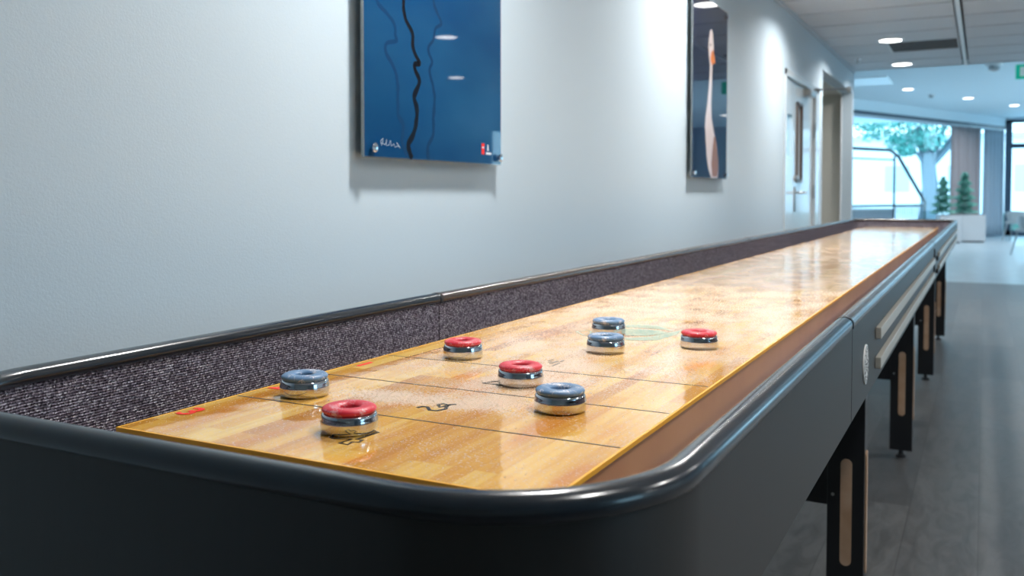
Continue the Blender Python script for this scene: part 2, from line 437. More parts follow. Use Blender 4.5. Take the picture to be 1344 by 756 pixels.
# oblique window wall at the far end: from A to B
A = Vector((-6.0, 12.08)); B = Vector((.47, 27.2)); Ld = (B - A).length; ang = math.atan2(B.y - A.y, B.x - A.x)
root = structroot('window_1', (A.x, A.y, 0), ang)     # local x runs along the wall, local +y is outdoors
f = BM()
box(f, 0, 0, .0, Ld, .14, .12); box(f, 0, .02, 2.74, Ld, .12, 2.82)
for q in (.5, 3.0, 5.5, 8.0):
    pass
for q in (.05, 2.7, 5.4, 8.75, 15.0, 16.15):
    box(f, q, .03, .1, q + .09, .11, 2.76)
obj('window_frame', f, M['frame_light'], root)
obj('dark_head', boxo(0, -.03, 2.80, Ld, .02, 2.86), M['frame_dark'], root)
obj('pane', boxo(.05, .06, .1, Ld, .07, 2.76), M['glass'], root)
w = BM()
n_ = Vector((-math.sin(ang), math.cos(ang)))
def obl(u, v, z): return (A.x + math.cos(ang) * u + n_.x * v, A.y + math.sin(ang) * u + n_.y * v, z)
for (u0, u1, v0, v1, z0, z1) in ((0, Ld, 0, .2, 2.82, CZ2 + .05),):
    box(w, u0, v0, z0, u1, v1, z1)
w.transform(Matrix.Translation((A.x, A.y, 0)) @ Matrix.Rotation(ang, 4, 'Z'))
struct('wall_window_head', w, M['ceil2'])
# transverse far wall with window_2
FY = 27.2
w = BM(); box(w, 3.6, FY, 0, RX + .2, FY + .2, CZ2); box(w, .47, FY, 3.04, 3.6, FY + .2, CZ2)
struct('wall_far', w, M['wall'])
root = structroot('window_2', (.47, FY + .02, 0))
f = BM()
box(f, .0, 0, 0, .16, .12, 3.05); box(f, 3.0, 0, 0, 3.12, .12, 3.05); box(f, 0, 0, 2.96, 3.13, .12, 3.04); box(f, .1, .02, 2.30, 3.1, .1, 2.42); box(f, 0, 0, 0, 3.13, .12, .14); box(f, 1.5, .02, 0, 1.58, .1, 3)
obj('window_frame', f, M['frame_dark'], root)
obj('pane', boxo(.1, .05, .1, 3.05, .06, 3.0), M['glass'], root)

# ------------------------------------------------------------------ door
dr = structroot('door_1', (WX, 7.20, 0))
f = BM()
box(f, -.10, 0, 0, .012, .05, 2.05, bev=.003); box(f, -.10, 1.42, 0, .012, 1.60, 2.05, bev=.003); box(f, -.10, 0, 2.0, .012, 1.60, 2.05, bev=.003)
obj('door_frame', f, M['doorpaint'], dr)
def leaf(y0, y1, hole):
    a, b_, z0, z1 = hole; bm = BM()
    X0, X1 = -.06, -.015
    box(bm, X0, y0, .01, X1, a, 1.995); box(bm, X0, b_, .01, X1, y1, 1.995); box(bm, X0, a, .01, X1, b_, z0); box(bm, X0, a, z1, X1, b_, 1.995)
    return bm
l1 = obj('door_leaf', leaf(.055, .478, (.16, .44, 1.38, 1.72)), M['doorpaint'], dr)
obj('glass_panel', boxo(-.045, .155, 1.375, -.035, .445, 1.725), M['glass'], l1)
obj('glazing_bead', boxo(-.018, .14, 1.365, -.008, .165, 1.735), M['brushed'], l1)
l2 = obj('door_leaf', leaf(.486, 1.415, (.63, .83, 1.20, 1.82)), M['doorpaint'], dr)
obj('glass_slit', boxo(-.045, .625, 1.195, -.035, .835, 1.825), M['glass_black'], l2)
f = BM()
for (a, b_, z0, z1) in ((.60, .64, 1.18, 1.84), (.82, .845, 1.18, 1.84), (.60, .845, 1.82, 1.845), (.60, .845, 1.175, 1.2)): box(f, -.02, a, z0, -.002, b_, z1)
obj('slit_frame', f, M['slitframe'], l2)
h = BM()
tube(h, [(-.015, .56, 1.09), (.05, .56, 1.09), (.055, .57, 1.09), (.055, .68, 1.09)], .010, 10)
box(h, -.016, .535, .93, -.006, .585, 1.14, bev=.003)
obj('door_handle', h, M['brushed'], l2, smooth=True, sharp=40)
obj('lock', lathe(BM(), [(.026, -.016), (.026, .004), (.02, .008)], (0, .58, 1.21), 20, 'X'), M['brushed'], l2)
for z in (.3, 1.1, 1.65): obj('hinge', lathe(BM(), [(.009, z - .06), (.009, z + .06)], (0.0, 1.418, 0), 12), M['brushed'], dr, smooth=True, sharp=40)
cl = obj('door_closer', boxo(-.016, .93, 1.925, .05, 1.16, 1.985, bev=.006), M['brushed'], l2)
a_ = BM(); tube(a_, [(.03, 1.1, 1.99), (.16, 1.2, 2.0), (.30, 1.34, 2.01)], .009, 8); box(a_, .285, 1.325, 1.985, .32, 1.365, 2.03)
obj('closer_arm', a_, M['brushed'], cl)
struct('wall_behind_door', boxo(WX - .6, 7.0, 0, WX - .5, 8.93, CZ), M['recess'])

# ------------------------------------------------------------------ shuffleboard table
TX0, TX1, TY0, TY1, R = -.955, -.177, .477, 7.84, .165
TOP = HC - .190; BOT = HC - .355
BX0, BX1, BY0, BY1 = -.8145, -.310, .658, 7.60
T = thing('shuffleboard_table', 'long black shuffleboard table with glossy maple playfield running along the left wall', 'shuffleboard table', (-.566, 4.1, 0))
TI = T.location.copy()
def tob(name, bm, mat, parent=None, **k):      # meshes are laid out in room coordinates, then moved under their parent
    p = parent or T
    bm.transform(Matrix.Translation(-TI))
    return obj(name, bm, mat, p, **k)

def path(off):
    """closed rounded rectangle, offset inward by off; list of (x,y) starting at middle of the near edge going right (anticlockwise from above)"""
    x0, x1, y0, y1, r = TX0 + off, TX1 - off, TY0 + off, TY1 - off, R - off
    pts = []
    def arc(cx, cy, a0):
        for i in range(17):
            a = a0 + (PI / 2) * i / 16; pts.append((cx + r * math.cos(a), cy + r * math.sin(a)))
    return x0, x1, y0, y1, r, arc, pts
def sect(off, kind):
    x0, x1, y0, y1, r, arc, pts = path(off)
    if kind == 'near':
        pts.append((x0, SEAM1 - .002)); 
        for i in range(1, 12): pts.append((x0, SEAM1 + (y0 + r - SEAM1) * i / 12))
        arc(x0 + r, y0 + r, PI); 
        for i in range(1, 8): pts.append((x0 + r + (x1 - x0 - 2 * r) * i / 8, y0))
        arc(x1 - r, y0 + r, -PI / 2)
        for i in range(1, 12): pts.append((x1, y0 + r + (SEAM1 - y0 - r) * i / 12))
        pts.append((x1, SEAM1 - .002))
    elif kind == 'far':
        pts.append((x1, SEAM2 + .002)); 
        arc(x1 - r, y1 - r, 0); arc(x0 + r, y1 - r, PI / 2); pts.append((x0, SEAM2 + .002))
    elif kind == 'right': 
        for i in range(13): pts.append((x1, SEAM1 + .002 + (SEAM2 - SEAM1 - .004) * i / 12))
    else:
        for i in range(13): pts.append((x0, SEAM2 - .002 - (SEAM2 - SEAM1 - .004) * i / 12))
    return pts
SEAM1, SEAM2 = 1.49, 4.08
def sweep(prof, kind):
    bm = BM(); rows = []
    for (o, z) in prof:
        rows.append([bm.verts.new((x, y, z)) for x, y in sect(o, kind)])
    n = len(prof)
    for i in range(n):
        a, b_ = rows[i], rows[(i + 1) % n]
        for j in range(len(a) - 1): bm.faces.new((a[j], a[j + 1], b_[j + 1], b_[j]))
    bm.faces.new([r[0] for r in rows]); bm.faces.new([r[-1] for r in rows][::-1])
    return bm
def bullnose(w=.027, h=.018, e=.011, o0=0):
    pr = []
    for i in range(15):
        a = PI - PI * i / 14
        pr.append((o0 + w / 2 - w / 2 * math.cos(PI - a), 0)) if False else pr.append((o0 + w / 2 + w / 2 * math.cos(a), TOP - e + e * math.sin(a)))
    pr += [(o0 + w, TOP - h + .0015), (o0 + w - .0015, TOP - h), (o0 + .0015, TOP - h), (o0, TOP - h + .0015)]
    return pr
for kind, mt in (('near', 'rail'), ('right', 'railmid'), ('left', 'railmid'), ('far', 'railmid')):
    o = tob('top_rail', sweep(bullnose(), kind), M[mt], smooth=True, sharp=50)
    if kind == 'near': o['label'] = 'glossy black rounded rail wrapping the near end'
    pn = tob('side_panel', sweep([(.0015, TOP - .0182), (.014, TOP - .0182), (.014, BOT), (.0015, BOT)], kind), M['cabinet'], smooth=True, sharp=30)
    tob('carpet_liner', sweep([(.0145, TOP - .0182), (.020, TOP - .0182), (.020, BOT + .0), (.0145, BOT + .0)], kind), M['carpet'], smooth=True, sharp=30)
tob('gutter_floor', boxo(TX0 + .045, TY0 + .045, BOT + .002, TX1 - .045, TY1 - .045, BOT + .02), M['carpet'])
# seam collars
for s, x in ((1, TX1), (-1, TX0)):
    for sy in (SEAM1, SEAM2):
        bm = BM()
        pr = bullnose(w=.029, h=.019, e=.0115)
        cx = -.001
        vs = [[bm.verts.new((x - s * (o_ + cx), sy + d, z + .0007)) for o_, z in pr] for d in (-.0045, .0045)]
        n = len(pr)
        for i in range(n): bm.faces.new((vs[0][i], vs[0][(i + 1) % n], vs[1][(i + 1) % n], vs[1][i]))
        bm.faces.new(vs[0]); bm.faces.new(vs[1][::-1])
        tob('rail_joint', bm, M['dark'])
# playfield
def waxd(x, y):
    """wax density 0..1 on the playfield"""
    g = 0
    for (cx, cy, sx, sy, a) in ((-.60, .915, .085, .030, .95), (-.66, .90, .05, .03, .5), (-.50, .955, .06, .045, .85), (-.56, 1.02, .07, .06, .75), (-.55, 1.10, .12, .05, .85),
                                (-.50, 1.20, .10, .05, .75), (-.40, 1.33, .06, .08, .55), (-.70, 1.14, .05, .06, .45), (-.62, 1.32, .10, .10, .6),
                                (-.55, .765, .06, .025, .25), (-.45, .73, .05, .025, .2), (-.70, .80, .05, .02, .18), (-.345, 1.20, .03, .05, .3)):
        g += a * math.exp(-((x - cx) / sx) ** 2 - ((y - cy) / sy) ** 2)
    s = min(1, max(0, (y - 1.2) / .5)); g += s * .62
    n = noise.noise(Vector((x * 14, y * 9, 3))) * .6 + noise.noise(Vector((x * 40, y * 30, 7))) * .35
    n2 = noise.noise(Vector((x * 3.2, y * 16, 9))) * .45
    v = g * (1 + 1.0 * n) + (n * .32 + n2 * .4 * s) * min(1, g * 2.5)
    return max(0, min(1, v))
bm = BM()
nx, ny = 84, 560
def yy(j):
    t = j / ny; return BY0 + (BY1 - BY0) * (t * .35 + .65 * t ** 2.2)
wl = bm.verts.layers.float.new('wax')
g = [[None] * (nx + 1) for _ in range(ny + 1)]
for j in range(ny + 1):
    y = yy(j)
    for i in range(nx + 1):
        x = BX0 + (BX1 - BX0) * i / nx
        v = bm.verts.new((x, y, PF)); v[wl] = waxd(x, y); g[j][i] = v
for j in range(ny):
    for i in range(nx): bm.faces.new((g[j][i], g[j][i + 1], g[j + 1][i + 1], g[j + 1][i]))
# close the thin slab below
bdry = [e for e in bm.edges if e.is_boundary]
ex = bmesh.ops.extrude_edge_only(bm, edges=bdry)
for v in [q for q in ex['geom'] if isinstance(q, bmesh.types.BMVert)]: v.co.z -= .0006; v[wl] = 0
pf = tob('playfield', bm, M['board'])
e = BM(); box(e, BX0 - .0028, BY0 - .0028, PF - .0048, BX1 + .0028, BY1 + .0028, PF - .0001)
tob('edge_band', e, M['resin'], pf)['label'] = 'bright orange resin edge'
tob('board_core', boxo(BX0, BY0, PF - .085, BX1, BY1, PF - .005), M['boardside'], pf)
for y in (.828, .985, 1.147): tob('score_line', boxo(BX0 + .002, y - .0012, PF - .0002, BX1 - .002, y + .0012, PF + .00025), M['blackprint'], pf)
for y in (BY1 - .17, BY1 - .327, BY1 - .489): tob('score_line', boxo(BX0 + .002, y - .0012, PF - .0002, BX1 - .002, y + .0012, PF + .00025), M['blackprint'], pf)
def numeral(s, x, y, size, mat, rot, name='numeral'):
    m = Matrix.Translation((x, y, PF + .0005)) @ Matrix.Rotation(rot, 4, 'Z')
    return tob(name, textbm(s, size, m), mat, pf)
for s, y in (('3', .740), ('2', .892), ('1', 1.066)): numeral(s, -.7985, y, .046, M['redprint'], 0)['label'] = 'red ' + s
# black outlined numerals in the middle (traced corner points, in metres on the board)
fl = lambda u, v, w: (u, v, PF + .0001 + w)
def outline(pts, w=.0032): return ribbon(BM(), pts, w, fl, .0003)
tob('numeral', outline([(-0.5810, 0.7253), (-0.5639, 0.7316), (-0.5652, 0.7142), (-0.5547, 0.7136), (-0.5570, 0.7237), (-0.5504, 0.7261), (-0.5521, 0.7340), (-0.5588, 0.7331), (-0.5558, 0.7662), (-0.5652, 0.7692), (-0.5652, 0.7530), (-0.5747, 0.7426), (-0.5870, 0.7378), (-0.5865, 0.7267), (-0.5810, 0.7253)]), M['blackprint'], pf)
tob('numeral', outline([(-0.5800, 0.8767), (-0.5789, 0.8843), (-0.5714, 0.8847), (-0.5611, 0.8727), (-0.5519, 0.8741), (-0.5478, 0.8865), (-0.5557, 0.9034), (-0.5646, 0.9081), (-0.5665, 0.9000), (-0.5578, 0.8903), (-0.5553, 0.8987), (-0.5541, 0.9078), (-0.5489, 0.9120)], .0045), M['blackprint'], pf)
tob('numeral', outline([(-0.5806, 1.0319), (-0.5752, 1.0421), (-0.5676, 1.0526), (-0.5476, 1.0565), (-0.5361, 1.0344), (-0.5560, 1.0312), (-0.5694, 1.0315), (-0.5806, 1.0319)], .002), M['blackprint'], pf)
# small slanted lettering marks
b_ = BM()
for l in ([(-0.5723, 1.2166), (-0.5701, 1.2293)], [(-0.5613, 1.1975), (-0.5583, 1.2216)], [(-0.5499, 1.1816), (-0.5500, 1.2079)], [(-0.5530, 1.2198), (-0.5534, 1.2311)], [(-0.5664, 1.2061), (-0.5652, 1.2146)]): ribbon(b_, l, .0026, fl, .0003)
tob('lettering', b_, M['blackprint'], pf)
# faded winged emblem
for l in ([(-0.6012, 1.6230), (-0.5803, 1.6414), (-0.5433, 1.6420), (-0.5177, 1.6155), (-0.4958, 1.5837), (-0.5190, 1.5973), (-0.5433, 1.5987), (-0.5649, 1.5981), (-0.5888, 1.5928)], [(-0.5847, 1.5753), (-0.5530, 1.5848), (-0.5242, 1.5842), (-0.5006, 1.5694), (-0.5081, 1.5359), (-0.5230, 1.5121), (-0.5555, 1.5000)], [(-0.5501, 1.4792), (-0.5352, 1.4823), (-0.5130, 1.5095), (-0.4986, 1.5705), (-0.4863, 1.6057), (-0.4788, 1.5512), (-0.4888, 1.4775), (-0.5152, 1.4578), (-0.5396, 1.4541)]):
    tob('emblem_wing', prism(BM(), l, fl, .0003), M['tealprint'], pf)['label'] = 'faded grey-green emblem wing'
tob('emblem_tip', outline([(-0.6510, 1.5029), (-0.6399, 1.5257), (-0.6291, 1.5177), (-0.6083, 1.4646), (-0.6228, 1.4682), (-0.6510, 1.5029)], .003), M['tealprint'], pf)
# trim strips on the right side panels
PX = TX1 - .0015
def striploop(y0, y1, z0, z1):
    return boxo(PX - .001, y0, z0, PX + .010, y1, z1, bev=.0015)
for (z0, z1) in ((.797, .819), (.740, .762)):
    tob('trim_strip', striploop(1.84, SEAM2 - .1, z0, z1), M['strip'])
    tob('trim_strip', striploop(4.42, 7.45, z0, z1), M['strip'])
for z in (.80, .745): tob('bolt', lathe(BM(), [(.010, 0), (.010, .008), (.006, .010)], (PX, 4.27, z), 16, 'X'), M['dark'])
tob('joint_strip', boxo(PX, SEAM2 - .008, BOT + .004, PX + .005, SEAM2 + .008, TOP - .03), M['dark'])
tob('joint_strip', boxo(PX - .0175, SEAM1 - .001, BOT, PX - .003, SEAM1 + .001, TOP - .03), M['dark'])
# medallion
LY, LZ, LR = 1.668, .777, .0345
md = tob('medallion', lathe(BM(), [(LR, 0), (LR, .0020), (LR - .001, .0026)], (PX, LY, LZ), 48, 'X'), M['medallion'])
md['label'] = 'round white emblem plate'
b_ = BM()
fx = lambda u, v, w: (PX + .0026 + w, LY + u, LZ + v)
for rr in (.0315, .0225):
    ribbon(b_, [(rr * math.cos(2 * PI * i / 40), rr * math.sin(2 * PI * i / 40)) for i in range(41)], .0010, fx, .0003)
for i in range(16):
    a = 2 * PI * i / 16
    ribbon(b_, [(.025 * math.cos(a), .025 * math.sin(a)), (.0292 * math.cos(a + .07), .0292 * math.sin(a + .07))], .0020, fx, .0003)
star = []
for i in range(10):
    a = PI / 2 + 2 * PI * i / 10; rr = .018 if i % 2 == 0 else .0085; star.append((rr * math.cos(a), rr * math.sin(a)))
ribbon(b_, star + star[:1], .0018, fx, .0003)
ribbon(b_, [(-.010, .001), (.010, .001)], .003, fx, .0003); ribbon(b_, [(-.007, -.005), (.007, -.005)], .002, fx, .0003)
tob('emblem_mark', b_, M['blackprint'], md)
# trestle legs
def stadium(w, l, n=10):
    pts = []
    for i in range(n + 1): a = PI * i / n; pts.append((w / 2 * math.cos(a), l / 2 - w / 2 + w / 2 * math.sin(a)))
    for i in range(n + 1): a = PI + PI * i / n; pts.append((w / 2 * math.cos(a), -l / 2 + w / 2 + w / 2 * math.sin(a)))
    return pts
LEGX = -.243; LW = .085; LT = .055
for y in (.72, 2.29, 3.97, 5.72, 7.36):
    for s in (1, -1):
        xa = LEGX - LW if s > 0 else -1.132 - LEGX
        lg = tob('leg', boxo(xa, y, .032, xa + LW, y + LT, BOT + .003, bev=.002), M['legblack'])
        tob('leg_inlay', prism(BM(), stadium(.026, .26), lambda u, v, w: (xa + LW * .52 + u, y - .003 + w, .305 + v), .004), M['inlay'], lg)
        xo = xa + LW if s > 0 else xa
        tob('leg_inlay', prism(BM(), stadium(.026, .30), lambda u, v, w: (xo - .001 + (w if s > 0 else -w) , y + LT / 2 + u, .305 + v), .0045), M['inlay'], lg)
        tob('foot', lathe(BM(), [(.022, 0), (.022, .006), (.010, .014), (.007, .034)], (xa + LW / 2, y + LT / 2, 0), 20), M['dark'], lg, smooth=True, sharp=40)
        tob('screw', lathe(BM(), [(.004, 0), (.004, -.002)], (xa + LW * .16, y - 0, .345), 10, 'Y'), M['brushed'], lg)
    tob('cross_panel', boxo(-1.132 - LEGX + LW - .02, y + .008, .315, LEGX - LW + .02, y + LT - .010, BOT + .002, bev=.001), M['legblack'])

# ------------------------------------------------------------------ weights
def make_weight(color):
    root = thing('shuffleboard_weight', '', 'shuffleboard weight')
    prof = [(.0262, .0002), (.0277, .0007), (.0286, .0020), (.0290, .0042), (.0293, .0075), (.0294, .0105), (.0294, .0117), (.0291, .0128),
            (.0288, .0142), (.0285, .0160), (.0281, .0176), (.0274, .0187), (.0262, .0193), (.0240, .0200)]
    obj('body', lathe(BM(), prof, n=64), M['puckmetal'], root, smooth=True, sharp=50)['label'] = 'polished steel body'
    cp = [(.0232, .0195)]
    for i in range(19):
        a = -PI * .40 + (PI * .95 + PI * .40) * i / 18
        cp.append((.0190 + .0087 * math.cos(a), .0226 + .0042 * math.sin(a)))
    cp += [(.0106, .0225), (.0104, .0195)]
    bm = lathe(BM(), cp, n=64)
    obj('cap', bm, M[color], root, smooth=True, sharp=60)
    return root
reds = make_weight('redcap'); blues = make_weight('bluecap')
def copy_tree(o, parent=None):
    c = o.copy(); COL.objects.link(c)
    if parent: c.parent = parent
    for ch in list(o.children): copy_tree(ch, c)
    return c
WL = [(reds, -.587, .758, 'red-capped steel weight nearest the front edge, over the black outlined numeral'),
      (reds, -.534, 1.050, 'red-capped steel weight mid-board, just behind and left of the nearest blue one'),
      (reds, -.701, 1.185, 'red-capped steel weight closest to the carpeted side wall'),
      (reds, -.407, 1.439, 'red-capped steel weight farthest back, right of the faded winged emblem'),
      (blues, -.742, .870, 'blue-capped steel weight at the left edge beside the red numeral 2'),
      (blues, -.428, .942, 'blue-capped steel weight at the right front, just past the first line'),
      (blues, -.526, 1.331, 'blue-capped steel weight just in front of another blue one'),
      (blues, -.589, 1.504, 'farthest blue-capped steel weight, standing on the winged emblem')]
seen = set()
for k, (src, x, y, lab) in enumerate(WL):
    o = src if src.name not in seen else copy_tree(src)
    seen.add(src.name)
    o.location = (x, y, PF + .0003); o.rotation_euler.z = k * .9; o.scale = (1.03,) * 3
    o['label'] = lab; o['group'] = 'red weights' if src is reds else 'blue weights'

# wax grains
bm = BM(); rnd = random.Random(3); cnt = 0
base = [(1, 0, 0), (-1, 0, 0), (0, 1, 0), (0, -1, 0), (0, 0, 1), (0, 0, -1)]
fc = [(0, 2, 4), (2, 1, 4), (1, 3, 4), (3, 0, 4), (2, 0, 5), (1, 2, 5), (3, 1, 5), (0, 3, 5)]
while cnt < 22000:
    x = rnd.uniform(BX0 + .004, BX1 - .004); y = BY0 + .02 + 1.75 * rnd.random() ** 1.15
    d = waxd(x, y)
    if rnd.random() > d * .9 + .012: continue
    if any((x - w_[1]) ** 2 + (y - w_[2]) ** 2 < .0262 ** 2 for w_ in WL): continue
    s = rnd.uniform(.0003, .0007)
    vs = [bm.verts.new((x + b0 * s, y + b1 * s, PF + .0004 + s * .8 + b2 * s * .8)) for b0, b1, b2 in base]
    for q in fc: bm.faces.new([vs[t] for t in q])
    cnt += 1
M['wax'] = pmat('wax_grain', (1.0, .88, .68), .5)
wx = obj('wax_powder', bm, M['wax'])
tag(wx, 'pale granular sliding wax scattered over the wooden playfield', 'wax powder', kind='stuff')

# ------------------------------------------------------------------ wall pictures
def picture(y0, z0, label, W=.71, H=.97):
    r = thing('wall_picture', label, 'picture', (WX + .001, y0, z0), 0, 'acrylic wall pictures')
    return r
def studs(r, W, H):
    for (y, z) in ((.032, .024), (W - .022, .022), (.035, H - .03), (W - .022, H - .03)):
        obj('standoff', lathe(BM(), [(.006, 0), (.006, .034), (.0065, .0395), (.0115, .0400), (.0115, .046), (.0095, .047)], (0, y, z), 24, 'X'), M['chrome'], r, smooth=True, sharp=40)
W_, H_ = .71, .97
p1 = picture(1.80, 1.163, 'blue water picture with dark wavy reflected masts, nearer one on the wall')
pn = obj('panel', boxo(.026, 0, 0, .0335, W_, H_, bev=.0008), M['acrylic'], p1)
obj('print', boxo(.0332, .003, .003, .0342, W_ - .003, H_ - .003), M['print_blue'], p1)
fp = lambda u, v, w: (.0342 + w, u, v)
def wav(pts, w, mat, nm, sub=6, amp=.004, seed=0):
    pts = [(pts[0][0], .004)] + [p for p in pts if p[1] > .01]
    u, v = pts[-1]
    while v < .90: u += .012 * (-1) ** len(pts) - .004; v += .07; pts.append((u, v))
    pts.append((u, .966))
    out = []; ws = []
    n = len(pts)
    for i in range(n - 1):
        for k in range(sub):
            t = i + k / sub
            p = [pts[max(i - 1, 0)], pts[i], pts[i + 1], pts[min(i + 2, n - 1)]]; s = k / sub
            cr = [.5 * ((2 * p[1][q]) + (-p[0][q] + p[2][q]) * s + (2 * p[0][q] - 5 * p[1][q] + 4 * p[2][q] - p[3][q]) * s * s + (-p[0][q] + 3 * p[1][q] - 3 * p[2][q] + p[3][q]) * s ** 3) for q in (0, 1)]
            cr[0] += amp * noise.noise(Vector((seed, cr[1] * 40, 0))); out.append(tuple(cr)); ws.append(w * (.7 + .7 * abs(noise.noise(Vector((seed + 5, cr[1] * 25, 1))))) * (1.25 - .9 * min(cr[1], .6)))
    return obj(nm, ribbon(BM(), out, ws, fp, .0003), mat, p1)
# mast reflections: (y, z) in metres on the print
wav([(0.211, 0.004), (0.194, 0.038), (0.222, 0.077), (0.235, 0.127), (0.225, 0.160), (0.227, 0.181), (0.248, 0.211), (0.228, 0.237), (0.225, 0.254), (0.248, 0.260), (0.218, 0.291), (0.215, 0.332), (0.182, 0.367), (0.173, 0.413)], .018, M['inkline'], 'printed_mast', seed=1)
wav([(0.289, 0.007), (0.289, 0.039), (0.316, 0.076), (0.316, 0.119), (0.323, 0.170), (0.317, 0.198), (0.297, 0.245), (0.310, 0.272), (0.291, 0.301), (0.317, 0.333), (0.328, 0.364), (0.358, 0.383), (0.338, 0.408), (0.318, 0.440)], .013, M['inksoft'], 'printed_mast', seed=2)
wav([(0.188, 0.013), (0.164, 0.046), (0.170, 0.087), (0.147, 0.120), (0.147, 0.173), (0.142, 0.206), (0.130, 0.232), (0.096, 0.267), (0.096, 0.290), (0.142, 0.303), (0.137, 0.319), (0.131, 0.345), (0.097, 0.366), (0.058, 0.391)], .014, M['inksoft2'], 'printed_mast', seed=3)
sg = [(.075, .050), (.070, .062), (.080, .068), (.078, .055), (.090, .052), (.096, .066), (.094, .050), (.106, .052), (.112, .064), (.116, .050), (.128, .056), (.132, .048), (.146, .052), (.156, .047), (.140, .060)]
sg = [(a, b_ - .018) for a, b_ in sg]
obj('signature', ribbon(BM(), sg, .0013, fp, .0003), M['whiteprint'], p1)
obj('printed_logo', prism(BM(), [(.585, .05), (.602, .05), (.602, .083), (.585, .083)], lambda u, v, w: (.0342 + w, u, v - .02), .0003), M['redprint'], p1)
fp_ = fp; fp = lambda u, v, w: (.0342 + w, u, v - .02)
b_ = BM(); prism(b_, [(.612, .050), (.645, .050), (.645, .057), (.612, .057)], fp, .0003); prism(b_, [(.620, .062), (.629, .062), (.627, .080), (.621, .080)], fp, .0003)
prism(b_, [(.588, .068), (.599, .068), (.599, .073), (.588, .073)], lambda u, v, w: (.0346 + w, u, v - .02), .0002)
obj('printed_caption', b_, M['whiteprint'], p1)
fp = fp_
studs(p1, W_, H_)
p2 = picture(4.60, 1.163, 'dark narrow-looking picture of a swan raising its neck, farther one on the wall')
obj('panel', boxo(.026, 0, 0, .0335, W_, H_, bev=.0008), M['acrylic'], p2)
obj('print', boxo(.0332, .003, .003, .0342, W_ - .003, H_ - .003), M['print_dark'], p2)
# swan body: outline traced in fractions of the panel
sw = [(.42, .003), (.36, .05), (.32, .12), (.30, .20), (.285, .28), (.29, .34), (.33, .42), (.355, .50), (.37, .58), (.375, .64), (.355, .68), (.345, .73), (.35, .78), (.375, .83), (.405, .845),
      (.43, .83), (.45, .78), (.455, .73), (.445, .69), (.43, .64), (.425, .58), (.42, .50), (.41, .42), (.42, .34), (.47, .27), (.53, .20), (.57, .12), (.58, .05), (.56, .003)]
wu = lambda u: (u - .40) * 1.35 + .50
sw = [(wu(u) * W_, v * H_) for u, v in sw]
obj('printed_swan', prism(BM(), sw, fp, .0003), M['swan'], p2)
fq = lambda u, v, w: (.0345 + w, wu(u) * W_, v * H_)
obj('printed_swan_shadow', prism(BM(), [(.44, .01), (.42, .08), (.44, .16), (.47, .24), (.50, .245), (.53, .19), (.57, .12), (.575, .05), (.55, .01)], fq, .0003), M['swanbrown'], p2)
obj('printed_beak', prism(BM(), [(.385, .67), (.40, .71), (.44, .735), (.47, .70), (.50, .655), (.46, .665), (.43, .64), (.40, .655)], fq, .0003), M['swanorange'], p2)
obj('printed_eye', prism(BM(), [(.375, .755), (.39, .765), (.395, .75), (.38, .742)], fq, .0004), M['inkline'], p2)
studs(p2, W_, H_)

# ------------------------------------------------------------------ ceiling fittings
def area(name, loc, size, power, col, spread):
    l = bpy.data.lights.new(name, 'AREA'); l.shape = 'DISK'; l.size = size; l.energy = power; l.color = col; l.spread = math.radians(spread)
    o = bpy.data.objects.new(name, l); COL.objects.link(o); o.location = loc
    return o
LP = 28
first = None
spots = []
for y in (2.0, 4.4, 6.83, 9.2): spots.append((-.80, y, CZ, .8 if y > 6 else 1))
for x, y in ((1.70, 2.3), (1.70, 4.7), (1.70, 7.13), (1.7, 9.6), (3.1, 9.63), (4.2, 2.3), (4.2, 4.7)): spots.append((x, y, CZ, 1))
spots.append((.45, .95, CZ, .5))  # extra unseen ceiling light, added to brighten the near end of the playfield
spots.append((-.83, 10.93, CZ, .6))
for (x, y) in ((-1.33, 19.0), (-.33, 21.3), (.57, 23.5), (1.6, 14.5), (3.2, 18.5), (3.2, 23)): spots.append((x, y, CZ2, 1))
names = {0: 'recessed round ceiling light above the table, nearer of the two bright ones by the dark vent'}
for i, (x, y, z, pwr) in enumerate(spots):
    if first is None:
        r = thing('ceiling_light', '', 'ceiling light')
        obj('trim_ring', lathe(BM(), [(.118, 0), (.118, -.006), (.100, -.010), (.098, -.002), (.098, 0)], n=40), M['white'], r, smooth=True, sharp=40)
        obj('lens', lathe(BM(), [(.097, -.001), (.097, -.005)], n=40), M['lens'], r)
        first = r
    else: r = copy_tree(first)
    r.location = (x, y, z)
    lab = 'round recessed ceiling light set in the ceiling'
    if abs(y - 9.2) < .1 and x < 0: lab = 'round recessed light in plank ceiling, beside the dark vent, nearest of the row'
    elif abs(y - 10.93) < .1: lab = 'round recessed light in plank ceiling, just behind the dark vent'
    elif abs(y - 19.0) < .1: lab = 'round light in the smooth far ceiling, leftmost of the three'
    elif abs(y - 21.3) < .1: lab = 'round light in the smooth far ceiling, middle of the three'
    elif abs(y - 23.5) < .1: lab = 'round light in the smooth far ceiling, rightmost of the three, over the dark-framed window'
    else: lab = 'round recessed ceiling light outside the picture, seen only in reflections or added to brighten the near board'
    r['label'] = lab; r['group'] = 'round ceiling lights'
    area('lamp', (x, y, z - .014), .17, LP * pwr * (1.0 if z < 3 else 1.3), (1, .985, .965) if z < 3 else (.9, .96, 1), 150)
